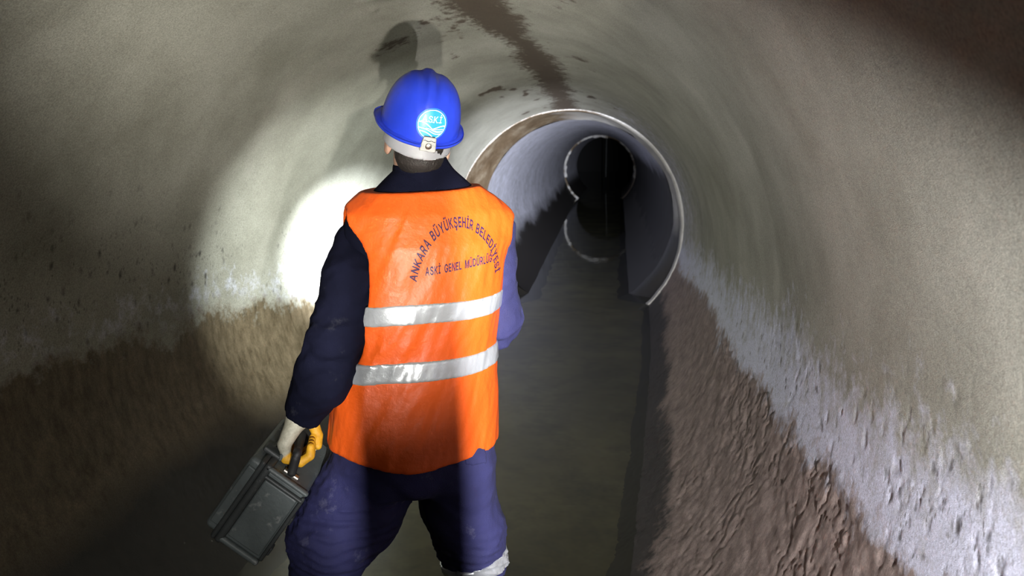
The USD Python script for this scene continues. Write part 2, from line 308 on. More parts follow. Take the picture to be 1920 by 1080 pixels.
cols = np.concatenate([np.linspace(1, .40, 260), np.linspace(.40, -.36, 150)[1:], np.linspace(-.36, -1, 170)[1:]])   # + = right, - = left, as a share of END
A = end[:, None] * cols[None, :]
Yg = np.broadcast_to(rows[:, None], A.shape)
S, C = np.sin(A), np.cos(A)
P0 = np.stack([ax_[:, None] + R_[:, None] * S, Yg, cz_[:, None] + R_[:, None] * C], -1)
inn = np.stack([-S, 0 * S, -C], -1)
Z = P0[..., 2]
tide = np.where(A > 0, np.interp(Yg, [1.0, 1.7, 2.5, 3.6, 5, 7.1, 8], [.83, .79, .735, .65, .56, .45, .40]), np.interp(Yg, [2, 2.7, 3.4, 4, 4.9, 8], [.90, .87, .81, .78, .69, .50]))
fb = lambda sc, oc, seed: meshkit.fbm(P0.reshape(-1, 3) * np.array(sc), oc, seed).reshape(A.shape)
tide = tide + (fb((4, 2.6, 4), 5, 3) - .5) * .24
below = tide - Z                                                    # > 0 below the tide line
near_right = np.clip((A - .3) / .5, 0, 1)
lump = fb((14, 9, 20), 4, 5); lump2 = fb((45, 30, 60), 3, 7); lump3 = fb((110, 80, 140), 2, 9)
ridge = 1 - np.abs(2 * fb((9, 16, 14), 4, 11) - 1)
stainy = np.clip(below / .05 + .5, 0, 1)
crack = np.clip((ridge - .86) / .14, 0, 1) * np.clip((fb((3, 3, 3), 3, 15) - .45) / .1, 0, 1)
disp = stainy * ((lump - .5) * .013 - crack * .0042 + (lump2 - .5) * .003 + (lump3 - .5) * .0012) + (1 - stainy) * ((fb((2.5, 2, 2.5), 3, 13) - .5) * .004 + (lump3 - .5) * .0006 * near_right)
pitn = fb((42, 34, 30), 3, 17); band = np.exp(-((below + .16) / .17) ** 2)
disp = disp * np.where(A > 0, 1, .4); disp -= band * np.clip((pitn - .60) / .12, 0, 1) * .0016
PW = P0 + inn * disp[..., None]
# masks
enc = lambda d, w: np.clip(.5 + d / w, 0, 1)
dark_band = np.where(A < 0, np.interp(Yg, [2, 3, 4.5, 8], [.34, .33, .30, .28]), np.interp(Yg, [1, 3, 5, 8], [.02, .09, .12, .16])) + (fb((4, 3, 4), 3, 21) - .5) * .2 - Z  # darker towards the water, higher up on the left
arc = A * R_[:, None]
leak_c = np.interp(Yg, [2.5, 3.2, 3.8, 4.9, 6, 7.9], [-.12, -.06, .0, .09, .05, -.03]); leak_w = np.interp(Yg, [2.5, 3.3, 3.8, 4.6, 6, 7.9], [.26, .22, .16, .13, .13, .12])
leak = leak_w - np.abs(arc - leak_c) + .16 * (fb((5, 5, 5), 4, 23) - .5)
leak = np.maximum(leak, .07 - np.hypot((arc + .52) / 1.6, (Yg - 4.15) / .9) + .1 * (fb((9, 9, 9), 3, 29) - .5))
leak = np.maximum(leak, (fb((9, 5, 9), 4, 33) - .64) * 1.1 - .5 * np.clip(np.abs(arc) / .5 - .8, 0, 1))
leak = np.maximum(leak, .05 - np.hypot((arc - .42) / 1.0, (Yg - 3.35) / 1.6) + .12 * (fb((9, 9, 9), 3, 31) - .5))
mask = np.stack([enc(below, .8), enc(dark_band, .5), enc(leak, .5)], -1)
bloom = np.where(A > 0, np.exp(-(np.maximum(-below - .02, 0) / .34) ** 2) * .62 * np.clip((Yg - .5) / .6, 0, 1), np.exp(-((below + .10) / .18) ** 2) * .30)
bloom = np.maximum(bloom, np.clip((Yg - 4.2) / 3, 0, 1) * .34 * np.clip(A / .5, 0, 1))
pband = np.where(A < 0, np.exp(-((below + .24) / .30) ** 2), np.exp(-((below + .14) / .20) ** 2)); pitc = fb((6, 5, 6), 3, 19)
mask2 = np.stack([bloom, pband * np.clip((pitn - .47) / .08, 0, 1) * np.clip((pitc - .40) / .1, 0, 1) * .9, np.clip(stainy * np.where(A > 0, .6, .12) + .45 * near_right, 0, 1)], -1)
nu, nv = A.shape
full = quads(nu, nv, flip=True)
tv = PW.reshape(-1, 3)
tm = trimesh.Trimesh(tv, np.vstack([full[:, [0, 1, 2]], full[:, [0, 2, 3]]]), process=False)
_, tf, tn = meshkit.arrays(tm, True)
if (tn.reshape(nu, nv, 3) * inn).sum() < 0: full = full[:, ::-1]; tn = -tn
def wall_piece(name, j0, j1):
    sub = quads(nu, j1 - j0, flip=True); pick = (slice(None), slice(j0, j1))
    p = put(name, (PW[pick].reshape(-1, 3), sub), M['lining_right' if name == 'wall_right' else 'lining'], normals=tn.reshape(nu, nv, 3)[pick].reshape(-1, 3), prim={'mask': mask[pick].reshape(-1, 3), 'mask2': mask2[pick].reshape(-1, 3)})
    return p
tag(wall_piece('wall_right', 0, 260), 'rough curved concrete wall on the right with white lime band above brown stain', 'wall', kind='structure')
tag(wall_piece('ceiling', 259, 409), 'grey concrete tunnel crown with a long brown leak stain', 'ceiling', kind='structure')
tag(wall_piece('wall_left', 408, 578), 'smooth curved concrete wall on the left, brightly lit by the torch', 'wall', kind='structure')

# bed and water
def sheet(name, z, y0, y1, ny, nx, m, side, bumpy=0):
    ys = np.linspace(y0, y1, ny); t = np.linspace(0, 1, nx)
    l = np.interp(ys, YT + [8.5, 22.4, 27, 27.2, 41], fLt + [-.05, 1.7, 2.35, -.8, -.8]) - side; r = np.interp(ys, YT + [8.5, 22.4, 27, 27.2, 41], fRt + [1.46, 3.22, 3.9, 7.2, 7.2]) + side
    v = np.stack([l[:, None] + (r - l)[:, None] * t, np.broadcast_to(ys[:, None], (ny, nx)), np.full((ny, nx), z)], -1).reshape(-1, 3)
    if bumpy: v[:, 2] += bumpy * (meshkit.fbm(v * np.array([4, 4, 1]), 4, 41) - .5)
    return put(name, (v, quads(ny, nx, flip=True)), m, smooth=True)
tag(sheet('floor', -.06, -2.8, 41, 620, 40, M['bed'], .12, .035), 'silty greenish brown bed under shallow water', 'floor', kind='structure')
tag(sheet('water', 0, -2.8, 41, 200, 4, M['water'], .03), 'still murky shallow water covering the tunnel floor', 'water', kind='stuff')

# ring joint, far pipe, second joint, dark chamber
cA = np.array([.58, Y1, section(Y1)[2]]); RA = float(section(Y1)[1])
cB = np.array([.708, 8.5, .848]); cF = np.array([2.46, 22.4, .76])
def pipe_grid(ctr, rad, nth, fn=None):
    """rings at centres CTR with radii RAD; fn(i, th) adds to the radius"""
    th = np.linspace(0, 2 * np.pi, nth, endpoint=False)
    v = []
    for i, (c, r) in enumerate(zip(ctr, rad)):
        rr = r + (fn(i, th) if fn else 0 * th)
        v.append(np.stack([c[0] + rr * np.sin(th), np.full(nth, c[1]), c[2] + rr * np.cos(th)], -1))
    v = np.array(v)
    i, j = np.meshgrid(np.arange(len(ctr) - 1), np.arange(nth), indexing='ij')
    q = np.stack([i * nth + j, (i + 1) * nth + j, (i + 1) * nth + (j + 1) % nth, i * nth + (j + 1) % nth], -1).reshape(-1, 4)
    return v, q, th
TH = 240
rn = meshkit.fbm(np.stack([np.cos(np.linspace(0, 2 * np.pi, TH, endpoint=False)) * 6, np.sin(np.linspace(0, 2 * np.pi, TH, endpoint=False)) * 6, np.zeros(TH)], -1), 4, 51) - .5
gap = lambda th: np.exp(-((th - 2.1) / .5) ** 2)                   # the joint stands open on the lower right
prof = [(Y1 - .015, RA + .03), (Y1 - .02, RA - .012), (Y1 - .005, RA - .03), (Y1 + .04, RA - .035), (Y1 + .06, RA - .02), (Y1 + .07, RA + .03)]
v, q, th = pipe_grid([cA + [0, y - Y1, 0] for y, r in prof], [r for y, r in prof], TH, lambda i, th: rn * (.02 if 0 < i < 5 else 0) + ((RA - .004 - prof[i][1]) * (.75 - .75 * np.clip(np.sin(th - .1) + .55, 0, 1)) if 0 < i < 5 else 0) + (.018 * gap(th) if i in (2, 3, 4) else 0))
ring = thing('trim_1', 'pale broken-edged concrete ring where the wide tunnel meets the narrower pipe', 'joint ring', (cA[0], cA[1], 0), kind='structure')
rust = np.broadcast_to(np.clip(.66 - .8 * np.sin(th - .2), 0, 1), v.shape[:2]).reshape(-1)
put('ring_lip', (v.reshape(-1, 3), q), M['cone'], ring, normals=meshkit.arrays((v.reshape(-1, 3), q), True)[2], prim={'mask': np.stack([rust, rust * 0, rust * 0], 1)})
t = np.linspace(0, 1, 14)
v, q, th = pipe_grid([cA + (cB - cA) * (.10 + .9 * k) for k in t], [RA + .02 + (1.0 - RA - .02) * k for k in t], TH, lambda i, th: gap(th) * .16 * np.clip(1.6 - t[i] * 1.9, 0, 1) + (meshkit.fbm(np.stack([np.cos(th) * 4, np.sin(th) * 4, np.full(len(th), t[i] * 3)], -1), 3, 53) - .5) * .025)
rust = np.broadcast_to(np.clip(.5 - .75 * np.sin(th) + .35 * (np.abs(th - np.pi) < 1.2), 0, 1), v.shape[:2]).reshape(-1)
put('ring_face', (v.reshape(-1, 3), q), M['cone'], ring, normals=meshkit.arrays((v.reshape(-1, 3), q), True)[2], prim={'mask': np.stack([rust, np.clip(np.broadcast_to(np.clip(gap(th) * 1.9 - .3, 0, 1), v.shape[:2]).reshape(-1) + np.clip((.38 - v[..., 2].reshape(-1)) / .1, 0, 1), 0, 1), rust * 0], 1)})  # green mask: shade painted in the gap, darker again near the water

ny = 160
ys = np.linspace(8.5, 22.42, ny); k = (ys - 8.5) / (22.4 - 8.5)
ctr = [cB + (cF - cB) * x for x in k]
v, q, th = pipe_grid(ctr, [1.0] * ny, 160, lambda i, th: (meshkit.fbm(np.stack([np.sin(th) * 3, np.full(len(th), ys[i] * .8), np.cos(th) * 3], -1), 3, 61) - .5) * .02)
vv = v.reshape(-1, 3); thg = np.broadcast_to(th, (ny, 160)).reshape(-1); left = thg > np.pi
pn = meshkit.fbm(vv * np.array([3, 1.2, 3]), 4, 63) - .5
dark_band = np.where(left, .46, np.clip(.6 + 1.1 * np.sin(thg), 0, 1.3)) - vv[:, 2] + pn * .30  # damp foot on the left; right side painted dark for its shade
stn = .35 - vv[:, 2] + pn * .3
crown = .10 - np.abs(np.where(left, thg - 2 * np.pi, thg) + .1) + pn * .5
pm = np.stack([enc(stn, .8), enc(dark_band, .9), enc(crown - .1, .6)], -1)
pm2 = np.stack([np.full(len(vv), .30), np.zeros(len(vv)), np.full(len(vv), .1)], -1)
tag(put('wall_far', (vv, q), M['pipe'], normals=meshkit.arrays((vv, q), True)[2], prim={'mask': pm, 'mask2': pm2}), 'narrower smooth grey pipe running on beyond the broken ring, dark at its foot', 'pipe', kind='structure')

ring2 = thing('trim_2', 'small far joint ring with pale mortar patches at the end of the pipe', 'joint ring', (cF[0], cF[1], 0), kind='structure')
prof = [(22.30, 1.03), (22.30, .972), (22.33, .962), (22.50, .962), (22.52, .97)]
rn2 = meshkit.fbm(np.stack([np.cos(np.linspace(0, 2 * np.pi, TH, endpoint=False)) * 9, np.sin(np.linspace(0, 2 * np.pi, TH, endpoint=False)) * 9, np.zeros(TH)], -1), 4, 71) - .5
v, q, th = pipe_grid([cF + [0, y - 22.4, 0] for y, r in prof], [r for y, r in prof], TH, lambda i, th: rn2 * (.03 if 0 < i < 4 else 0))
r2 = np.clip(.62 + 2.2 * np.broadcast_to(rn2, v.shape[:2]).reshape(-1), 0, 1)
put('ring_lip', (v.reshape(-1, 3), q), M['cone'], ring2, normals=meshkit.arrays((v.reshape(-1, 3), q), True)[2], prim={'mask': np.stack([r2, r2 * 0, r2 * 0], 1)})
for a0, a1 in ((1.42, 1.75), (4.53, 4.86), (-.2, .22)):
    aa = np.linspace(a0, a1, 9)
    pts = [cF + [.97 * np.sin(x), -.10, .97 * np.cos(x)] for x in aa]
    put('mortar_patch', tube(pts, .035 + .012 * np.sin(np.linspace(0, 9, 9)), 8), M['rim'], ring2)
v, q, th = pipe_grid([cF + [(y - 22.4) * .15, y - 22.4, 0] for y in np.linspace(22.5, 27, 24)], [.965] * 24, 120)
vv = v.reshape(-1, 3); zz = np.zeros(len(vv))
tag(put('wall_far', (vv, q), M['pipe'], normals=meshkit.arrays((vv, q), True)[2], prim={'mask': np.stack([enc(.35 - vv[:, 2], .8), enc(.5 - vv[:, 2], .9), zz], -1), 'mask2': np.stack([zz + .3, zz, zz], -1)}), 'short last length of pipe beyond the small far ring', 'pipe', kind='structure')
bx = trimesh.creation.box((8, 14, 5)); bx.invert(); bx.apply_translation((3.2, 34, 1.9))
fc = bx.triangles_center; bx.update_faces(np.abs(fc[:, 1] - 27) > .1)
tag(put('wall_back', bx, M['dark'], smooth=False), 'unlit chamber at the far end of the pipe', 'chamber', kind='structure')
cb = px(1137, 300, 28.5)
tag(put('hanging_cable', tube([(cb[0] + .03, 28.5, 4.3), (cb[0] + .02, 28.5, 2.4), (cb[0], 28.5, 1.2), (cb[0] - .02, 28.5, .3)], .016, 8), M['case_dark'], smooth=True), 'thin pale cable hanging in the dark opening at the far end of the pipe', 'cable')

#PERSON
# ------------------------------------------------------------------ the worker
TH_ = math.radians(-26); Fw = np.array([math.sin(TH_), math.cos(TH_), 0]); Rw = np.array([math.cos(TH_), -math.sin(TH_), 0]); UP = np.array([0, 0, 1.])
YC = 2.14
LZ = [.60, .70, .80, .95, 1.09, 1.23, 1.36, 1.44, 1.50, 1.55]
LX = [(c - 960) / F * YC for c in (778, 779, 777, 781, 789, 799, 801, 796, 794, 793)]
LA = [.175, .195, .222, .213, .196, .203, .208, .185, .12, .07]
LB = [.12, .135, .148, .142, .134, .138, .138, .118, .085, .06]
def uv(P):
    cx = np.interp(P[:, 2], LZ, LX); q = P - np.stack([cx, np.full(len(P), YC), P[:, 2]], 1)
    return q @ Rw, q @ Fw
def torso(P, grow=0.0):
    u, v = uv(P); a = np.interp(P[:, 2], LZ, LA) + grow; b = np.interp(P[:, 2], LZ, LB) + grow
    e = (np.abs(u / a) ** 2.2 + np.abs(v / b) ** 2.2) ** (1 / 2.2)
    return np.hypot(u, v) * (1 - 1 / np.maximum(e, 1e-3))
NECK = px(795, 340, YC)
SH_L, SH_R = px(676, 440, 2.06), px(918, 428, 2.21)
LARM = [px(664, 452, 2.085), px(657, 520, 2.03), px(629, 640, 2.00), px(606, 712, 2.01), px(567, 776, 2.02)]; LARM_R = [.048, .060, .061, .063, .047]
def fr(a, w):
    a = np.asarray(a, float) / np.linalg.norm(a); w = np.asarray(w, float); w = w - a * (w @ a); w /= np.linalg.norm(w); return a, w
ra, rw_ = fr(td, px(927, 600, 2.25) - TORCH)
RARM = [SH_R, px(920, 500, 2.22), px(927, 600, 2.25), px(900, 622, 2.35), TORCH + rw_ * .118]; RARM_R = [.068, .062, .064, .060, .045]
LLEG = [px(716, 860, 2.14), px(672, 940, 2.11), px(624, 1006, 2.07), px(606, 1068, 2.07), px(600, 1120, 2.08)]; LLEG_R = [.112, .117, .101, .072, .06]
RLEG = [px(853, 860, 2.15), px(859, 938, 2.17), px(880, 996, 2.19), px(890, 1038, 2.20), px(905, 1072, 2.20)]; RLEG_R = [.106, .091, .085, .072, .056]
L_ANK, R_ANK = np.array([-.50, 2.10, .03]), np.array([-.055, 2.21, .03])
wr = lambda P, sc, oc, seed: meshkit.fbm(P * np.array(sc), oc, seed) - .5
def folds(P, d, freq, width, seed):
    """ridged folds that run along direction d"""
    d = np.asarray(d, float) / np.linalg.norm(d); along = P @ d
    q = P - along[:, None] * d
    n = meshkit.fbm(q * freq + along[:, None] * d * freq * width, 3, seed)
    return 1 - np.abs(2 * n - 1) * 2

def shoulders(P, r0, r1, k=.05):
    return smin(sdcone(P, NECK + [-.03, 0, -.02], SH_L + [.015, .0, .01], r0, r1), sdcone(P, NECK + [.03, 0, -.02], SH_R + [-.015, 0, .012], r0, r1), .03)
def d_coat(P):
    d = smin(torso(P, -.012), shoulders(P, .066, .058), .05)
    d = smax(d, .84 - P[:, 2], .01)
    return d + .010 * wr(P, (14, 14, 8), 3, 5)
def d_sleeve(P, pts, rs, seed):
    d = sdchain(P, pts, rs, .03)
    ax = pts[-1] - pts[-2]; ax = ax / np.linalg.norm(ax)
    d = smax(d, (P - pts[-1]) @ ax - .004, .006)
    el = np.exp(-((P - pts[2]) ** 2).sum(1) / .014)
    return d - .011 * folds(P, (1, .3, .15), 17, .25, seed) * (.55 + el) + .006 * wr(P, (24, 24, 24), 3, seed + 3)
def d_vest(P):
    sh = smin(sdcone(P, NECK + [-.03, 0, -.02], px(664, 424, 2.07), .078, .052), sdcone(P, NECK + [.03, 0, -.02], px(925, 420, 2.2), .078, .058), .03)
    d = smin(torso(P, .008), sh, .05)
    u, v = uv(P)
    dg = np.exp(-((u + .13) / .10) ** 2 - ((P[:, 2] - 1.17) / .16) ** 2)
    d = d - .011 * folds(P, Rw * .55 + UP * .83, 11, .12, 81) * (.25 + dg) - .004 * folds(P, Rw * .3 + UP, 24, .15, 83) + .006 * wr(P, (9, 9, 5), 3, 87)
    arms = smin(sdchain(P, [px(562, 370, 2.05), px(596, 418, 2.05), px(643, 492, 2.03), px(638, 545, 2.02), px(622, 640, 2.0), px(600, 715, 2.0)], [.075, .075, .077, .085, .078, .068], .02), sdchain(P, [px(990, 430, 2.2), px(988, 520, 2.22), px(976, 610, 2.25)], [.048, .062, .062], .02), .001)
    d = smax(d, -arms, .008)
    d = np.maximum(d, P[:, 2] - 1.503 - .05 * u - .05 * v)
    d = np.maximum(d, -sdcone(P, NECK + [0, .012, -.045], NECK + [-.02, .03, .2], .078, .10))
    hem = .803 + .035 * np.clip(-u / .22, 0, 1) ** 2 + .02 * np.clip(u / .22, 0, 1) ** 2 + .004 * np.sin(u * 23)
    return smax(d, hem - P[:, 2], .006)
def d_vest_shell(P):
    d = d_vest(P); return np.maximum(d, -(d + .013))
def d_trousers(P):
    hip = smax(torso(P, -.012), P[:, 2] - .97, .02); hip = smax(hip, .715 - P[:, 2], .05)
    d = smin(smin(sdchain(P, LLEG, LLEG_R, .03), sdchain(P, RLEG, RLEG_R, .03), .012), hip, .022)
    kn = np.exp(-((P - LLEG[2]) ** 2).sum(1) / .02) + np.exp(-((P - RLEG[3]) ** 2).sum(1) / .012)
    d = d - .012 * folds(P, (1, .3, .12), 15, .2, 91) * (.35 + kn) + .007 * wr(P, (10, 10, 6), 3, 95)
    cr = np.sin(P[:, 2] * 150 + 14 * P[:, 0] + 9 * wr(P, (9, 9, 9), 2, 97)); d = d - .0105 * np.clip(kn, 0, 1) * (1 - np.abs(cr) * 1.6) - .004 * folds(P, (.7, .2, -.7), 20, .12, 99)
    d = smax(d, -((P - LLEG[-1]) @ UP), .006)
    axr = RLEG[-1] - RLEG[-2]; axr = np.array([.16, 0, -.98]); axr /= np.linalg.norm(axr)
    return smax(d, np.where(P[:, 0] > -.25, (P - RLEG[-1]) @ axr, -1), .006)

base = np.array([-.27, 2.14, -.045])
worker = thing('person', 'worker seen from behind in orange reflective vest and navy work clothes, wading through the tunnel', 'person', base)

# head: yaw, tilt back, roll
def rot(yaw, pitch, roll):
    cy, sy = math.cos(yaw), math.sin(yaw); f = np.array([sy, cy, 0]); r = np.array([cy, -sy, 0]); u = UP
    f, u = f * math.cos(pitch) + u * math.sin(pitch), u * math.cos(pitch) - f * math.sin(pitch)
    r, u = r * math.cos(roll) - u * math.sin(roll), u * math.cos(roll) + r * math.sin(roll)
    return np.array([r, f, u])                                       # rows: right, forward, up
HM = rot(math.radians(-13), math.radians(10), math.radians(7)); HC = px(784, 268, YC) + [0, .01, 0]
hl = lambda P: (P - HC) @ HM.T
hw_ = lambda p: np.asarray(p, float) @ HM + HC
def d_head(P):
    q = hl(P)
    d = sdell(q, (0, -.012, .035), (.074, .094, .088))
    d = smin(d, sdell(q, (0, .030, -.055), (.055, .060, .058)), .04)
    d = smin(d, sdell(q, (0, .062, -.088), (.026, .022, .018)), .02)
    d = smin(d, sdcone(q, (0, .078, .018), (0, .102, -.022), .008, .012), .012)      # nose
    for s in (-1, 1):
        d = smin(d, sdell(q, (s * .028, .078, .030), (.026, .012, .008)), .012)      # brow
        d = smin(d, sdell(q, (s * .040, .060, -.020), (.022, .020, .018)), .02)      # cheek
        d = smax(d, -sdell(q, (s * .030, .092, .010), (.016, .012, .010)), .012)     # eye socket
        ear = sdell(q, (s * .081, -.006, -.006), (.009, .021, .034), rot(s * .35, 0, 0))
        ear = smax(ear, -sdell(q, (s * .092, -.002, -.002), (.008, .012, .022)), .006)
        d = smin(d, ear, .006)
    lips = smin(sdell(q, (0, .086, -.050), (.024, .010, .005)), sdell(q, (0, .085, -.060), (.021, .010, .006)), .003)
    d = smin(d, lips, .006)
    nb = (NECK + [0, .0, -.06] - HC) @ HM.T
    return smin(d, sdcone(q, (0, -.02, -.05), nb, .056, .062), .03)
def d_body(P):
    d = smin(torso(P, -.03), shoulders(P, .05, .042), .05); d = smax(d, .72 - P[:, 2], .05)
    for pts, rs in ((LARM, LARM_R), (RARM, RARM_R)):
        d = smin(d, sdchain(P, pts, [max(.028, r - .026) for r in rs], .02), .02)
    for leg, lr, ank in ((LLEG, LLEG_R, L_ANK), (RLEG, RLEG_R, R_ANK)):
        d = smin(d, sdchain(P, leg[:4] + [ank], [r - .03 for r in lr[:4]] + [.034], .03), .03)
        d = smin(d, sdcone(P, ank + [0, 0, -.025], ank + Fw * .17 + [0, 0, -.04], .034, .026), .02)
    for c, ax_l in ((LARM[-1], GL), (RARM[-1], GR)):
        d = smin(d, d_hand(P, *ax_l, shrink=.006), .01)
    return smin(d, sdcone(P, NECK + [0, 0, -.06], HC + [0, 0, -.06], .060, .054), .02)

# a gripping hand: frame (origin on the bar, a = along the bar towards the index finger, o = out over the back of the hand, w = towards the wrist)
def d_hand(P, C, a, o, w, shrink=0.0, fingers=True):
    q = np.stack([(P - C) @ a, (P - C) @ o, (P - C) @ w], 1)
    palm = None
    for s in (.034, .0115, -.011, -.032):
        e = sdcone(q, (s * .45, .004, .088), (s, .034, .014), .026, .0175); palm = e if palm is None else smin(palm, e, .012)
    fing = None
    for s, k in ((.035, 1.0), (.0120, 1.06), (-.011, 1.0), (-.032, .86)):
        pts = [np.array(p) for p in ((s, .035, .014), (s * 1.02, .026, -.024 * k), (s, -.010, -.034 * k), (s * .95, -.031, -.013), (s * .93, -.030, .008))]
        e = sdchain(q, pts, [.0145, .0130, .0120, .0112, .0098], .003); fing = e if fing is None else smin(fing, e, .0015)
    thumb = sdchain(q, [np.array(p) for p in ((.022, -.004, .075), (.052, -.026, .040), (.046, -.042, .010), (.030, -.046, -.010))], [.021, .0155, .0130, .0105], .004)
    d = smin(smin(palm, fing, .006), thumb, .006)
    cuff = sdcone(q, (0, .002, .085), (0, .0, .15), .034, .036)
    return smin(d, cuff, .02) + shrink
GRIP = px(561, 835, 2.03)
ga = np.array([-.17, 1, 0.]); ga /= np.linalg.norm(ga)
ga, gw = fr(ga, LARM[-1] - GRIP); go = np.cross(ga, gw); go = go if go[0] < 0 else -go
GL = (GRIP, ga, go, gw)
ro_ = np.cross(ra, rw_); ro_ = ro_ if ro_ @ Rw > 0 else -ro_
GR = (TORCH, ra, ro_, rw_)

body_lo = nets(d_body, (-.75, 1.85, -.08), (.25, 2.75, 1.60), .013)
hd = nets(d_head, HC - .16, HC + .16, .0042)
put('body', cat(body_lo, hd), M['skin'], worker, smooth=True)
for s in (-1, 1):
    e = trimesh.creation.icosphere(3, .011); e.apply_translation(hw_((s * .030, .077, .009))); put('eye', e, M['band_white'], worker, smooth=True)
def d_hair(P):
    q = hl(P)
    d = sdell(q, (0, -.014, .036), (.080, .101, .094)); d = smin(d, sdell(q, (0, -.055, -.028), (.064, .052, .052)), .02)
    d = smax(d, q[:, 1] - .045 - np.clip(q[:, 2], 0, .1) * .3, .01)
    d = smax(d, -.078 - q[:, 2], .006)
    return d + .005 * wr(P, (170, 170, 60), 2, 3)
put('hair', nets(d_hair, HC - .14, HC + .14, .0042), M['hair'], worker, smooth=True)

coat = put('jacket', nets(d_coat, (-.55, 1.92, .80), (.12, 2.42, 1.60), .0085), M['navy'], worker, smooth=True)
def d_collar(P):
    c = sdcone(P, NECK + [.002, 0, -.05], px(786, 296, YC) + [0, .015, 0], .088, .069)
    ax = px(786, 296, YC) + [0, .015, 0] - NECK; ax = ax / np.linalg.norm(ax)
    t = (P - NECK) @ ax; rim = .046 + .35 * ((P - NECK) @ Fw) + .006 * wr(P, (20, 20, 20), 2, 4)
    c = c + .006 * wr(P, (16, 16, 30), 3, 9) - .004 * folds(P, Rw, 22, .2, 12)
    return smax(np.maximum(c, -(c + .014)), t - rim, .004)
put('collar', nets(d_collar, NECK - [.16, .16, .10], NECK + [.16, .16, .13], .0055), M['navy'], worker, smooth=True)
put('sleeve', nets(lambda P: d_sleeve(P, LARM, LARM_R, 21), np.min(LARM, 0) - .10, np.max(LARM, 0) + .10, .0062), M['navy'], worker, smooth=True)
put('sleeve', nets(lambda P: d_sleeve(P, RARM, RARM_R, 31), np.min(RARM, 0) - .10, np.max(RARM, 0) + .10, .0062), M['worn_navy'], worker, smooth=True, label='dusty faded right sleeve')
VLO, VHI = np.array([-.56, 1.90, .77]), np.array([.10, 2.40, 1.56])
vest_mesh = nets(d_vest_shell, VLO, VHI, .0056)
vest = put('vest', vest_mesh, M['orange'], worker, smooth=True, label='orange high visibility vest')
for z0 in (1.197, 1.052):
    def d_str(P, z0=z0):
        d = d_vest(P); u, v = uv(P)
        d = np.maximum(d - .0032, -(d + .010))
        return np.maximum(d, np.abs(P[:, 2] - z0 - .03 * u + .004 * np.sin(u * 17)) - .0255)
    put('reflective_stripe', nets(d_str, (VLO[0], VLO[1], z0 - .06), (VHI[0], VHI[1], z0 + .06), .0046), M['tape'], vest, smooth=40, label='silver reflective stripe')

# flat prints cast on to the cloth and the helmet
def cast(uvw, o, r, u, d, target, lift):
    p = o + uvw[:, :1] * r + uvw[:, 1:2] * u - d * .4
    loc, ri, ti = target.ray.intersects_location(p, np.broadcast_to(d, p.shape), multiple_hits=False)
    out = np.full((len(p), 3), np.nan); out[ri] = loc - d * lift
    return out
def flat(text_or_poly, edge):
    if isinstance(text_or_poly, trimesh.Trimesh):
        m = text_or_poly; top = m.vertices[:, 2].max(); k = (m.vertices[m.faces][:, :, 2] > top - 1e-7).all(1)
        m = trimesh.Trimesh(m.vertices, m.faces[k]); m.remove_unreferenced_vertices()
    else:
        v, f = trimesh.creation.triangulate_polygon(text_or_poly, engine='earcut'); m = trimesh.Trimesh(np.c_[v, np.zeros(len(v))], f)
    v, f = trimesh.remesh.subdivide_to_size(m.vertices, m.faces, edge)
    return v, f
def decal(parts, o, r, u, d, target, lift, name, mat_, parent, label=None):
    V, Fs, n = [], [], 0
    for v, f in parts:
        w = cast(v[:, :2], o, r, u, d, target, lift); ok = ~np.isnan(w).any(1)
        f = f[ok[f].all(1)]; w[~ok] = o; V.append(w); Fs.append(f + n); n += len(w)
    m = trimesh.Trimesh(np.vstack(V), np.vstack(Fs), process=False); m.remove_unreferenced_vertices()
    fn = m.face_normals.mean(0)
    if fn @ d > 0: m.invert()
    return put(name, m, mat_, parent, smooth=True, label=label)
BACK = np.array([LX[5], YC, 1.25])
def letters(text, h, place, squeeze=.8, gap=.12, fold=0):
    out, w = [], []
    gl = [None if c == ' ' else flat(meshkit.text_mesh(c, h, .002, bold=True), h * .25) for c in text]
    wid = [h * .42 if g is None else np.ptp(g[0][:, 0]) * squeeze + h * gap for g in gl]
    narrow = [1.0] * len(gl)
    if fold: narrow[-1] = fold; wid[-1] *= fold                       # the last letter runs into a fold of the cloth
    tot = sum(wid); s = 0
    for g, wd, nr in zip(gl, wid, narrow):
        if g is not None:
            v = g[0].copy(); v[:, 0] = (v[:, 0] - (v[:, 0].min() + v[:, 0].max()) / 2) * squeeze * nr
            out.append((place(v, (s + wd / 2) / tot, tot), g[1]))
        s += wd
    return out
def on_arc(v, t, tot):
    a = math.radians(ARC) * (2 * t - 1); R0 = tot / (2 * math.radians(ARC)); r = R0 + v[:, 1]
    x, y = v[:, 0] * math.cos(a) + r * math.sin(a), -v[:, 0] * math.sin(a) + r * math.cos(a)
    return np.stack([ARX + x * AXS, ARY + (y - R0) * AYS, 0 * x], 1)
ARC, ARX, ARY, AXS, AYS = 80, .036, .158, .82, 1.12
decal(letters('ANKARA BÜYÜKŞEHİR BELEDİYESİ', .0222, on_arc, .70, .11), BACK, Rw, UP, Fw, vest_mesh, .0012, 'lettering', M['print'], vest)
decal(letters('ASKİ GENEL MÜDÜRLÜĞÜ', .0195, lambda v, t, tot: np.stack([.041 + (t - .5) * tot + v[:, 0], .053 + .10 * (t - .5) * tot + v[:, 1], 0 * v[:, 0]], 1), .54, .10, .25), BACK, Rw, UP, Fw, vest_mesh, .0012, 'lettering', M['print'], vest)

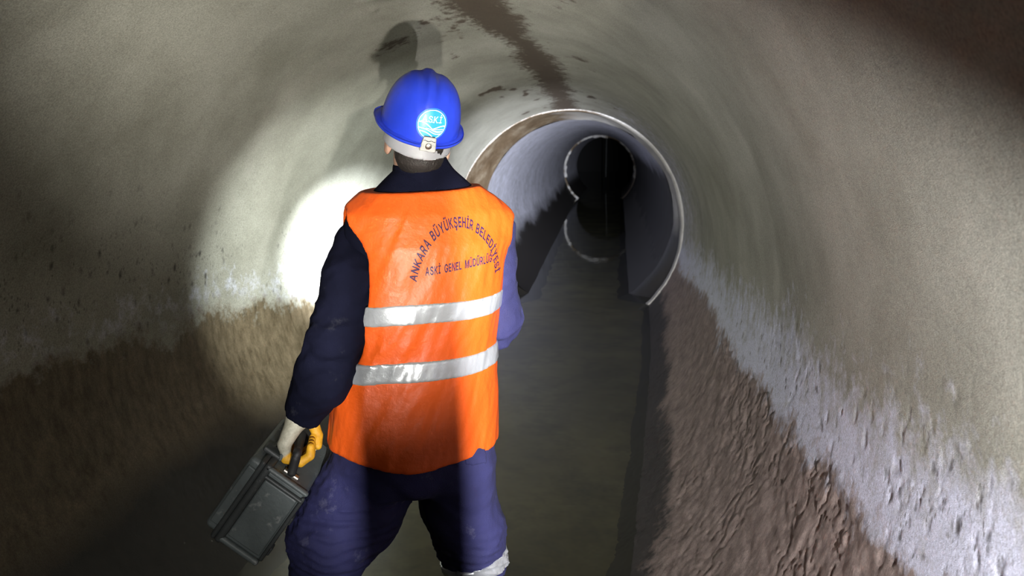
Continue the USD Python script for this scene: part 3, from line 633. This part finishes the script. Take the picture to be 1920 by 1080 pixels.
tr = put('trousers', nets(d_trousers, (-.66, 1.88, .42), (.10, 2.42, 1.0), .0066), M['worn_navy'], worker, smooth=True)
def d_cuff(P):
    d = d_trousers(P); ax = np.array([.20, 0, -.98]); ax /= np.linalg.norm(ax)
    return np.maximum(np.maximum(d - .0035, -(d + .012)), np.abs((P - RLEG[-1]) @ ax + .036) - .022)
put('reflective_cuff', nets(d_cuff, RLEG[-1] - [.14, .14, .10], RLEG[-1] + [.14, .14, .14], .005), M['tape'], tr, smooth=40, label='silver reflective cuff on the right leg')
def d_flap(P):
    d = d_trousers(P); c = px(897, 858, 2.05)
    return np.maximum(np.maximum(d - .004, -(d + .010)), np.maximum(np.abs((P - c) @ Rw) - .032, np.abs(P[:, 2] - c[2] + .12 * ((P - c) @ Rw)) - .022))
put('pocket_flap', nets(d_flap, px(897, 858, 2.1) - [.10, .16, .06], px(897, 858, 2.1) + [.10, .16, .06], .005), M['worn_navy'], tr, smooth=40)
for leg, ank, r0 in ((LLEG, L_ANK, .058), (RLEG, R_ANK, .056)):
    top = leg[3] + [0, 0, -.02]
    def d_boot(P, top=top, ank=ank, r0=r0):
        d = sdchain(P, [top, (top + ank) / 2 + Fw * -.012, ank + [0, 0, .02], ank + [0, 0, -.03]], [r0, .058, .050, .050], .03)
        d = smin(d, sdcone(P, ank + [0, 0, -.022], ank + Fw * .16 + [0, 0, -.038], .048, .042), .03)
        d = d - .004 * folds(P, Rw, 20, .2, 7) * np.exp(-((P[:, 2] - .12) / .08) ** 2)
        d = smax(d, P[:, 2] - top[2] - .02, .004)
        return smax(d, ank[2] - .065 - P[:, 2], .006)
    b = put('boot', nets(d_boot, np.minimum(top, ank) - [.12, .2, .10], np.maximum(top, ank) + [.12, .28, .06], .0075), M['boot'], worker, smooth=True)
    sole = lambda P, ank=ank: smax(smin(sdcone(P * [1, 1, 0], (ank - Fw * .005) * [1, 1, 0], (ank + Fw * .165) * [1, 1, 0], .052, .046), 9, .001), np.abs(P[:, 2] - ank[2] + .068) - .012, .004)
    put('sole', nets(sole, ank - [.16, .12, .10], ank + [.16, .28, -.04], .006), M['sole'], b, smooth=40)

def glove(G, h=.0027):
    C, a, o, w = G
    m = nets(lambda P: d_hand(P, *G) + .0012 * wr(P, (60, 60, 60), 3, 8), C - .115, C + .165, h)
    q = m.vertices - C; qo, qw = q @ o, q @ w
    y = np.clip(.5 + ((.012 - .85 * qo) - qw) / .07, 0, 1)
    v, f, n = meshkit.arrays(m, True)
    put('glove', (v, f), M['glove'], worker, normals=n, prim={'mask': np.stack([y, y, y], 1)}, label='cream work glove with yellow coated palm and fingers')
glove(GL); glove(GR, .0034)

# ------------------------------------------------------------------ helmet
KM = rot(math.radians(-11), math.radians(21), math.radians(10)); KC = px(786, 236, YC) + [0, .012, 0]
helmet = thing('helmet', 'blue hard hat with round water emblem on the worker\'s head', 'helmet', KC)
ha, hb, hh = .106, .132, .1455
def dome(nu, nv, inset=0.0, lo=0.0):
    u = np.linspace(0, 2 * np.pi, nu, endpoint=False); t = np.linspace(lo, 1, nv)
    ang = t * np.pi / 2
    r = np.cos(ang) ** .66; z = hh * np.sin(ang) ** .96
    x = (ha - inset) * r * np.cos(u)[:, None]; y = (hb - inset) * r * np.sin(u)[:, None]; z = np.broadcast_to(z * (1 - inset / hh), x.shape).copy()
    k = np.clip((z / hh - .45) / .4, 0, 1)
    rid = np.exp(-(x / .015) ** 4) * .0075 + (np.exp(-((np.abs(x) - .042) / .012) ** 4)) * .0022
    z = z + rid * k * (inset == 0)
    x = x * (1 + .035 * (y / hb))
    return np.stack([x, y, z], -1)
D1, D2 = dome(128, 48), dome(128, 48, .0032)
def dm(D, flip): nu_, nv_ = D.shape[:2]; return trimesh.Trimesh(D.reshape(-1, 3), (lambda q: np.vstack([q[:, [0, 1, 2]], q[:, [0, 2, 3]]]))(quads(nu_, nv_, wrap_u=True, flip=flip)), process=False)
shell_l = dm(D1, False); inner_l = dm(D2, True)
shell_w = frame(cat(shell_l, inner_l), KM, KC)
put('shell', shell_w, M['shell_blue'], helmet, smooth=True)
u = np.linspace(0, 2 * np.pi, 128, endpoint=False)
front = np.clip(np.sin(u), 0, 1) ** 1.5; back = np.clip(-np.sin(u), 0, 1) ** 2
pr = []
for k, (ro, dz) in enumerate([(-.004, .004), (.002, .0045), (.006, -.001), (.0125, -.004), (.0145, -.0005), (.0150, -.006), (.0130, -.0085), (.004, -.0060), (-.004, -.0035)]):
    ext = ro if k in (0, 1, 7, 8) else ro + front * .042 * (ro > .004)
    s = np.array([ha, hb])
    e = np.stack([(ha + ext) * np.cos(u) * (1 + .035 * np.sin(u)), (hb + ext - back * .004) * np.sin(u), np.full(128, dz) - front * .010 * (ro > .005) + .006 * np.abs(np.cos(u)) ** 3 * (ro > .005)], -1); pr.append(e)
pr = np.array(pr).transpose(1, 0, 2); pr = np.concatenate([pr, pr[:, :1]], 1)
brim = trimesh.Trimesh(pr.reshape(-1, 3), (lambda q: np.vstack([q[:, [0, 1, 2]], q[:, [0, 2, 3]]]))(quads(128, pr.shape[1], wrap_u=True)), process=False); brim.merge_vertices(); brim.fix_normals()
put('brim', frame(brim, KM, KC), M['shell_blue'], helmet, smooth=50)
def d_band(P):
    q = (P - KC) @ KM.T
    e = np.hypot(q[:, 0] / (.082 - .15 * q[:, 2]), (q[:, 1] + .005) / (.110 - .30 * q[:, 2])); r = np.hypot(q[:, 0], q[:, 1]); d = r * (1 - 1 / np.maximum(e, .01))
    d = np.abs(d) - .0055
    d = smax(d, np.abs(q[:, 2] + .026) - .020, .004)
    return smax(d, q[:, 1] + .02, .004)
put('headband', nets(d_band, KC - [.13, .17, .14], KC + [.13, .17, .10], .0042), M['band_white'], helmet, smooth=True)
# emblem
from shapely.geometry import Point, LineString, Polygon
from shapely import affinity
kd = KM[1]; eo = KC + KM[2] * .052 + KM[0] * .012; rr, uu = KM[0], KM[2]
tgt = frame(shell_l, KM, KC)
disc = lambda r: Point(0, 0).buffer(r, 40)
decal([flat(disc(.0405).difference(disc(.0352)), .006)], eo, rr, uu, kd, tgt, .0006, 'emblem_rim', M['halo_blue'], helmet)
em = decal([flat(disc(.0356), .006)], eo, rr, uu, kd, tgt, .0006, 'emblem', M['sky_blue'], helmet, label='round blue emblem with white letters and waves')
lines = [flat(disc(.0366).difference(disc(.0345)), .004)]
def wave(pts, w): 
    from scipy.interpolate import CubicSpline
    p = np.array(pts, float); t = np.linspace(0, 1, len(p)); c = CubicSpline(t, p)(np.linspace(0, 1, 24))
    return LineString(c).buffer(w, cap_style=2).intersection(disc(.0352))
S_ = .0355
for pts, w in (([(-1, .08), (-.72, .10), (-.35, -.02), (.0, -.26), (.22, -.36)], .0016), ([(.10, -.30), (.45, -.16), (.75, -.07), (1, -.08)], .0015), ([(.2, -.34), (.5, -.30), (.75, -.30), (.95, -.36)], .0012), ([(.25, -.42), (.5, -.44), (.75, -.44), (.92, -.50)], .0012),
               ([(-.95, -.30), (-.6, -.33), (-.2, -.42), (.2, -.60), (.5, -.66), (.8, -.66)], .0014), ([(-.5, -.36), (-.2, -.30), (.1, -.42), (.4, -.52), (.75, -.55)], .0011), ([(-.85, -.55), (-.5, -.55), (-.15, -.66), (.1, -.82), (.2, -1)], .0014)):
    g = wave(np.array(pts) * S_, w)
    for gg in getattr(g, 'geoms', [g]): lines.append(flat(gg, .004))
k = -.024
for ch, x, hgt in (('A', -.021, .0165), ('S', -.006, .0155), ('K', .0075, .0155), ('İ', .0205, .0155)):
    v, f = flat(meshkit.text_mesh(ch, hgt, .001, bold=True), .004); v = v.copy(); v[:, 0] = (v[:, 0] - (v[:, 0].min() + v[:, 0].max()) / 2) * .85 + x; v[:, 1] += .0055; lines.append((v, f))
    if ch in 'AKİ':                                                # serifs
        for sx in ((-.0055, .0055) if ch != 'İ' else (0,)):
            w = .0032 if ch != 'İ' else .0042
            lines.append(flat(Polygon([(x + sx - w, .0055), (x + sx + w, .0055), (x + sx + w, .0072), (x + sx - w, .0072)]), .004))
decal(lines, eo, rr, uu, kd, tgt, .0012, 'emblem_lines', M['pale'], helmet)
# cable clip at the back
clip = rbox((.038, .010, .040), .004, 8); clip.vertices[:, 0] *= 1 - .35 * np.clip(clip.vertices[:, 2] / .02, -1, 1) * .4
co = KC + KM[2] * .0035 + KM[0] * .012 - KM[1] * (hb + .008)
c1 = put('cable_clip', frame(clip, KM, co), M['clip_white'], helmet, smooth=40)
rv = trimesh.creation.revolve([(0, .004), (.004, .0036), (.0075, .0022), (.0085, 0), (.0085, -.003)], sections=24); rv.apply_transform(trimesh.transformations.rotation_matrix(np.pi / 2, [1, 0, 0]))
put('rivet', frame(rv, KM, co - KM[1] * .0055 - KM[2] * .004), M['steel'], c1, smooth=40)
put('wire', tube([co + KM[0] * x - KM[1] * (.0058 + .001 * math.cos(x * 300)) + KM[2] * (.0105 + .0015 * math.sin(x * 400)) for x in np.linspace(-.015, .015, 14)], .0007, 6), M['black_rubber'], c1, smooth=True)

# ------------------------------------------------------------------ torch in the right hand
tt = thing('flashlight', 'black hand torch held by the worker, pointing at the left wall', 'torch', TORCH)
def along(p, prof, n=28):
    z = td; x = np.cross(z, UP); x /= np.linalg.norm(x); y = np.cross(z, x)
    m = trimesh.creation.revolve(prof, sections=n); return frame(m, np.array([x, y, z]), p)
put('barrel', along(TORCH, [(0, -.075), (.013, -.075), (.014, -.07), (.014, .06), (.018, .075), (0, .075)]), M['black_rubber'], tt, smooth=40)
put('lens', along(TORCH, [(0, .108), (.019, .108), (.019, .104), (0, .104)]), M['lens'], tt, smooth=40)
put('lamp_head', along(TORCH, [(.017, .07), (.026, .095), (.027, .125), (.024, .125), (.020, .105), (0, .10), (0, .075), (.017, .07)]), M['case_dark'], tt, smooth=40)

# ------------------------------------------------------------------ equipment case
roll = math.radians(35)
cw = np.array([math.cos(roll), 0, -math.sin(roll)]); ch_ = np.array([math.sin(roll), 0, math.cos(roll)])     # thickness (right), height (up)
cl = ga - cw * (ga @ cw) - ch_ * (ga @ ch_); cl /= np.linalg.norm(cl)
CF = px(493, 966, 1.94)                                            # middle of the base half's near end
CM = np.array([cw, cl, ch_])
LN, WB, WL, HT = .28, .118, .042, .205
box = thing('equipment_case', 'scuffed dark grey plastic equipment case hanging from the gloved left hand', 'case', CF)
loc = lambda p: np.asarray(p, float) @ CM + CF
def cbox(size, r, p, taper=0, n=10):
    m = rbox(size, r, n)
    if taper:
        k = 1 - taper * np.clip(-m.vertices[:, 1] / size[1] + .5, 0, 1); m.vertices[:, 0] *= k; m.vertices[:, 2] *= k
    return frame(m, CM, loc(p))
put('base', cbox((WB, LN, HT), .012, (0, LN / 2, 0)), M['case'], box, smooth=35)
for nm, size, p, r, mt in (
    ('end_panel', (WB * .80, .012, HT * .80), (.002, -.001, -.004), .005, 'case'),
    ('flange', (.020, LN + .022, HT + .022), (-WB / 2 + .004, LN / 2, 0), .007, 'case_dark'),
    ('end_rib', (WB + .006, .014, .012), (0, -.004, HT / 2 + .001), .005, 'case'),
    ('end_rib', (WB - .006, .012, .010), (.004, -.004, HT / 2 - .020), .004, 'case_dark'),
    ('foot_rib', (WB - .004, .016, .014), (0, -.003, -HT / 2 + .002), .005, 'case'),
    ('side_rib', (.010, .012, HT - .02), (WB / 2 - .002, -.002, 0), .004, 'case_dark')):
    put(nm, cbox(size, r, p, n=8), M[mt], box, smooth=35)
for z in (-.045, .045):
    put('hinge', cbox((.014, .03, .022), .004, (WB / 2 + .002, .03, z - .03), n=8), M['case_dark'], box, smooth=35)
lid = put('lid', cbox((WL, LN, HT), .012, (-WB / 2 - WL / 2 - .004, LN / 2, 0)), M['case'], box, smooth=35)
put('lid_flange', cbox((.014, LN + .020, HT + .020), .006, (-WB / 2 - .012, LN / 2, 0), n=8), M['case_dark'], lid, smooth=35)
put('lid_panel', cbox((WL * .6, .010, HT * .8), .004, (-WB / 2 - WL / 2 - .006, 0, 0), n=8), M['case'], lid, smooth=35)
for y in (.055, LN - .055):
    lt = put('latch', cbox((.050, .034, .014), .005, (-WB / 2 - .010, y, HT / 2 + .012), n=8), M['case_dark'], box, smooth=35)
    put('latch_pull', cbox((.012, .030, .022), .004, (-WB / 2 + .014, y, HT / 2 + .018), n=8), M['case'], lt, smooth=35)
b0, b1 = loc((.0, .035, HT / 2)), loc((.0, LN - .06, HT / 2))
g0, g1 = GRIP - ga * .058, GRIP + ga * .075
hp = np.array([b0, b0 * .45 + g0 * .55, g0, g0 + ga * .02, GRIP, g1 - ga * .02, g1, b1 * .45 + g1 * .55, b1])
from scipy.interpolate import make_interp_spline
hp2 = make_interp_spline(np.linspace(0, 1, len(hp)), hp, k=2)(np.linspace(0, 1, 40))
put('handle', tube(hp2, .0115, 12), M['black_rubber'], box, smooth=True)
for b in (b0, b1):
    pin = trimesh.creation.cylinder(.007, .04, sections=16); pin.apply_transform(trimesh.transformations.rotation_matrix(np.pi / 2, [0, 1, 0])); put('handle_pin', frame(pin, CM, b), M['steel'], box, smooth=40)

# ------------------------------------------------------------------ added housing at the key lamp: bowl, handle, bar that shades the worker
wl = thing('added_key_housing', 'unseen housing at the key lamp, with a bar added to shade the vest and legs', 'lamp', KEY)
kz = np.array([1.12, 3.6, .86]) - KEY; kz /= np.linalg.norm(kz); kx = np.cross(kz, UP); kx /= np.linalg.norm(kx); ky = np.cross(kx, kz)
KF = np.array([kx, ky, kz])
put('bowl', frame(trimesh.creation.revolve([(0, -.06), (.03, -.055), (.06, -.03), (.075, .0), (.078, .0), (.063, -.034), (.03, -.062), (0, -.066), (0, -.06)], sections=32), KF, KEY), M['black_rubber'], wl, smooth=40)
def azp(a, r): return KEY + r * np.array([math.sin(math.radians(a)), math.cos(math.radians(a)), 0])
bar = trimesh.creation.box((.0205, .004, .30)); bar.apply_transform(trimesh.transformations.rotation_matrix(math.radians(13.5), [0, 0, 1])); bar.apply_transform(trimesh.transformations.rotation_matrix(math.radians(-3.5), [0, 1, 0])); bar.apply_translation(azp(-13.4, .17))  # bar added in front of the key lamp to cast the dark strip
put('shadow_bar', bar, M['black_rubber'], wl, smooth=False)
put('handle', tube([KEY - kz * .06, KEY - kz * .08 - UP * .04, KEY - kz * .08 - UP * .16], .014, 10), M['black_rubber'], wl, smooth=40)
for sg in (-1, 1): put('shadow_bar_strut', tube([KEY - kz * .02 + UP * sg * .07, azp(-13.4, .17) + UP * sg * .145], .004, 8), M['steel'], wl, smooth=True)
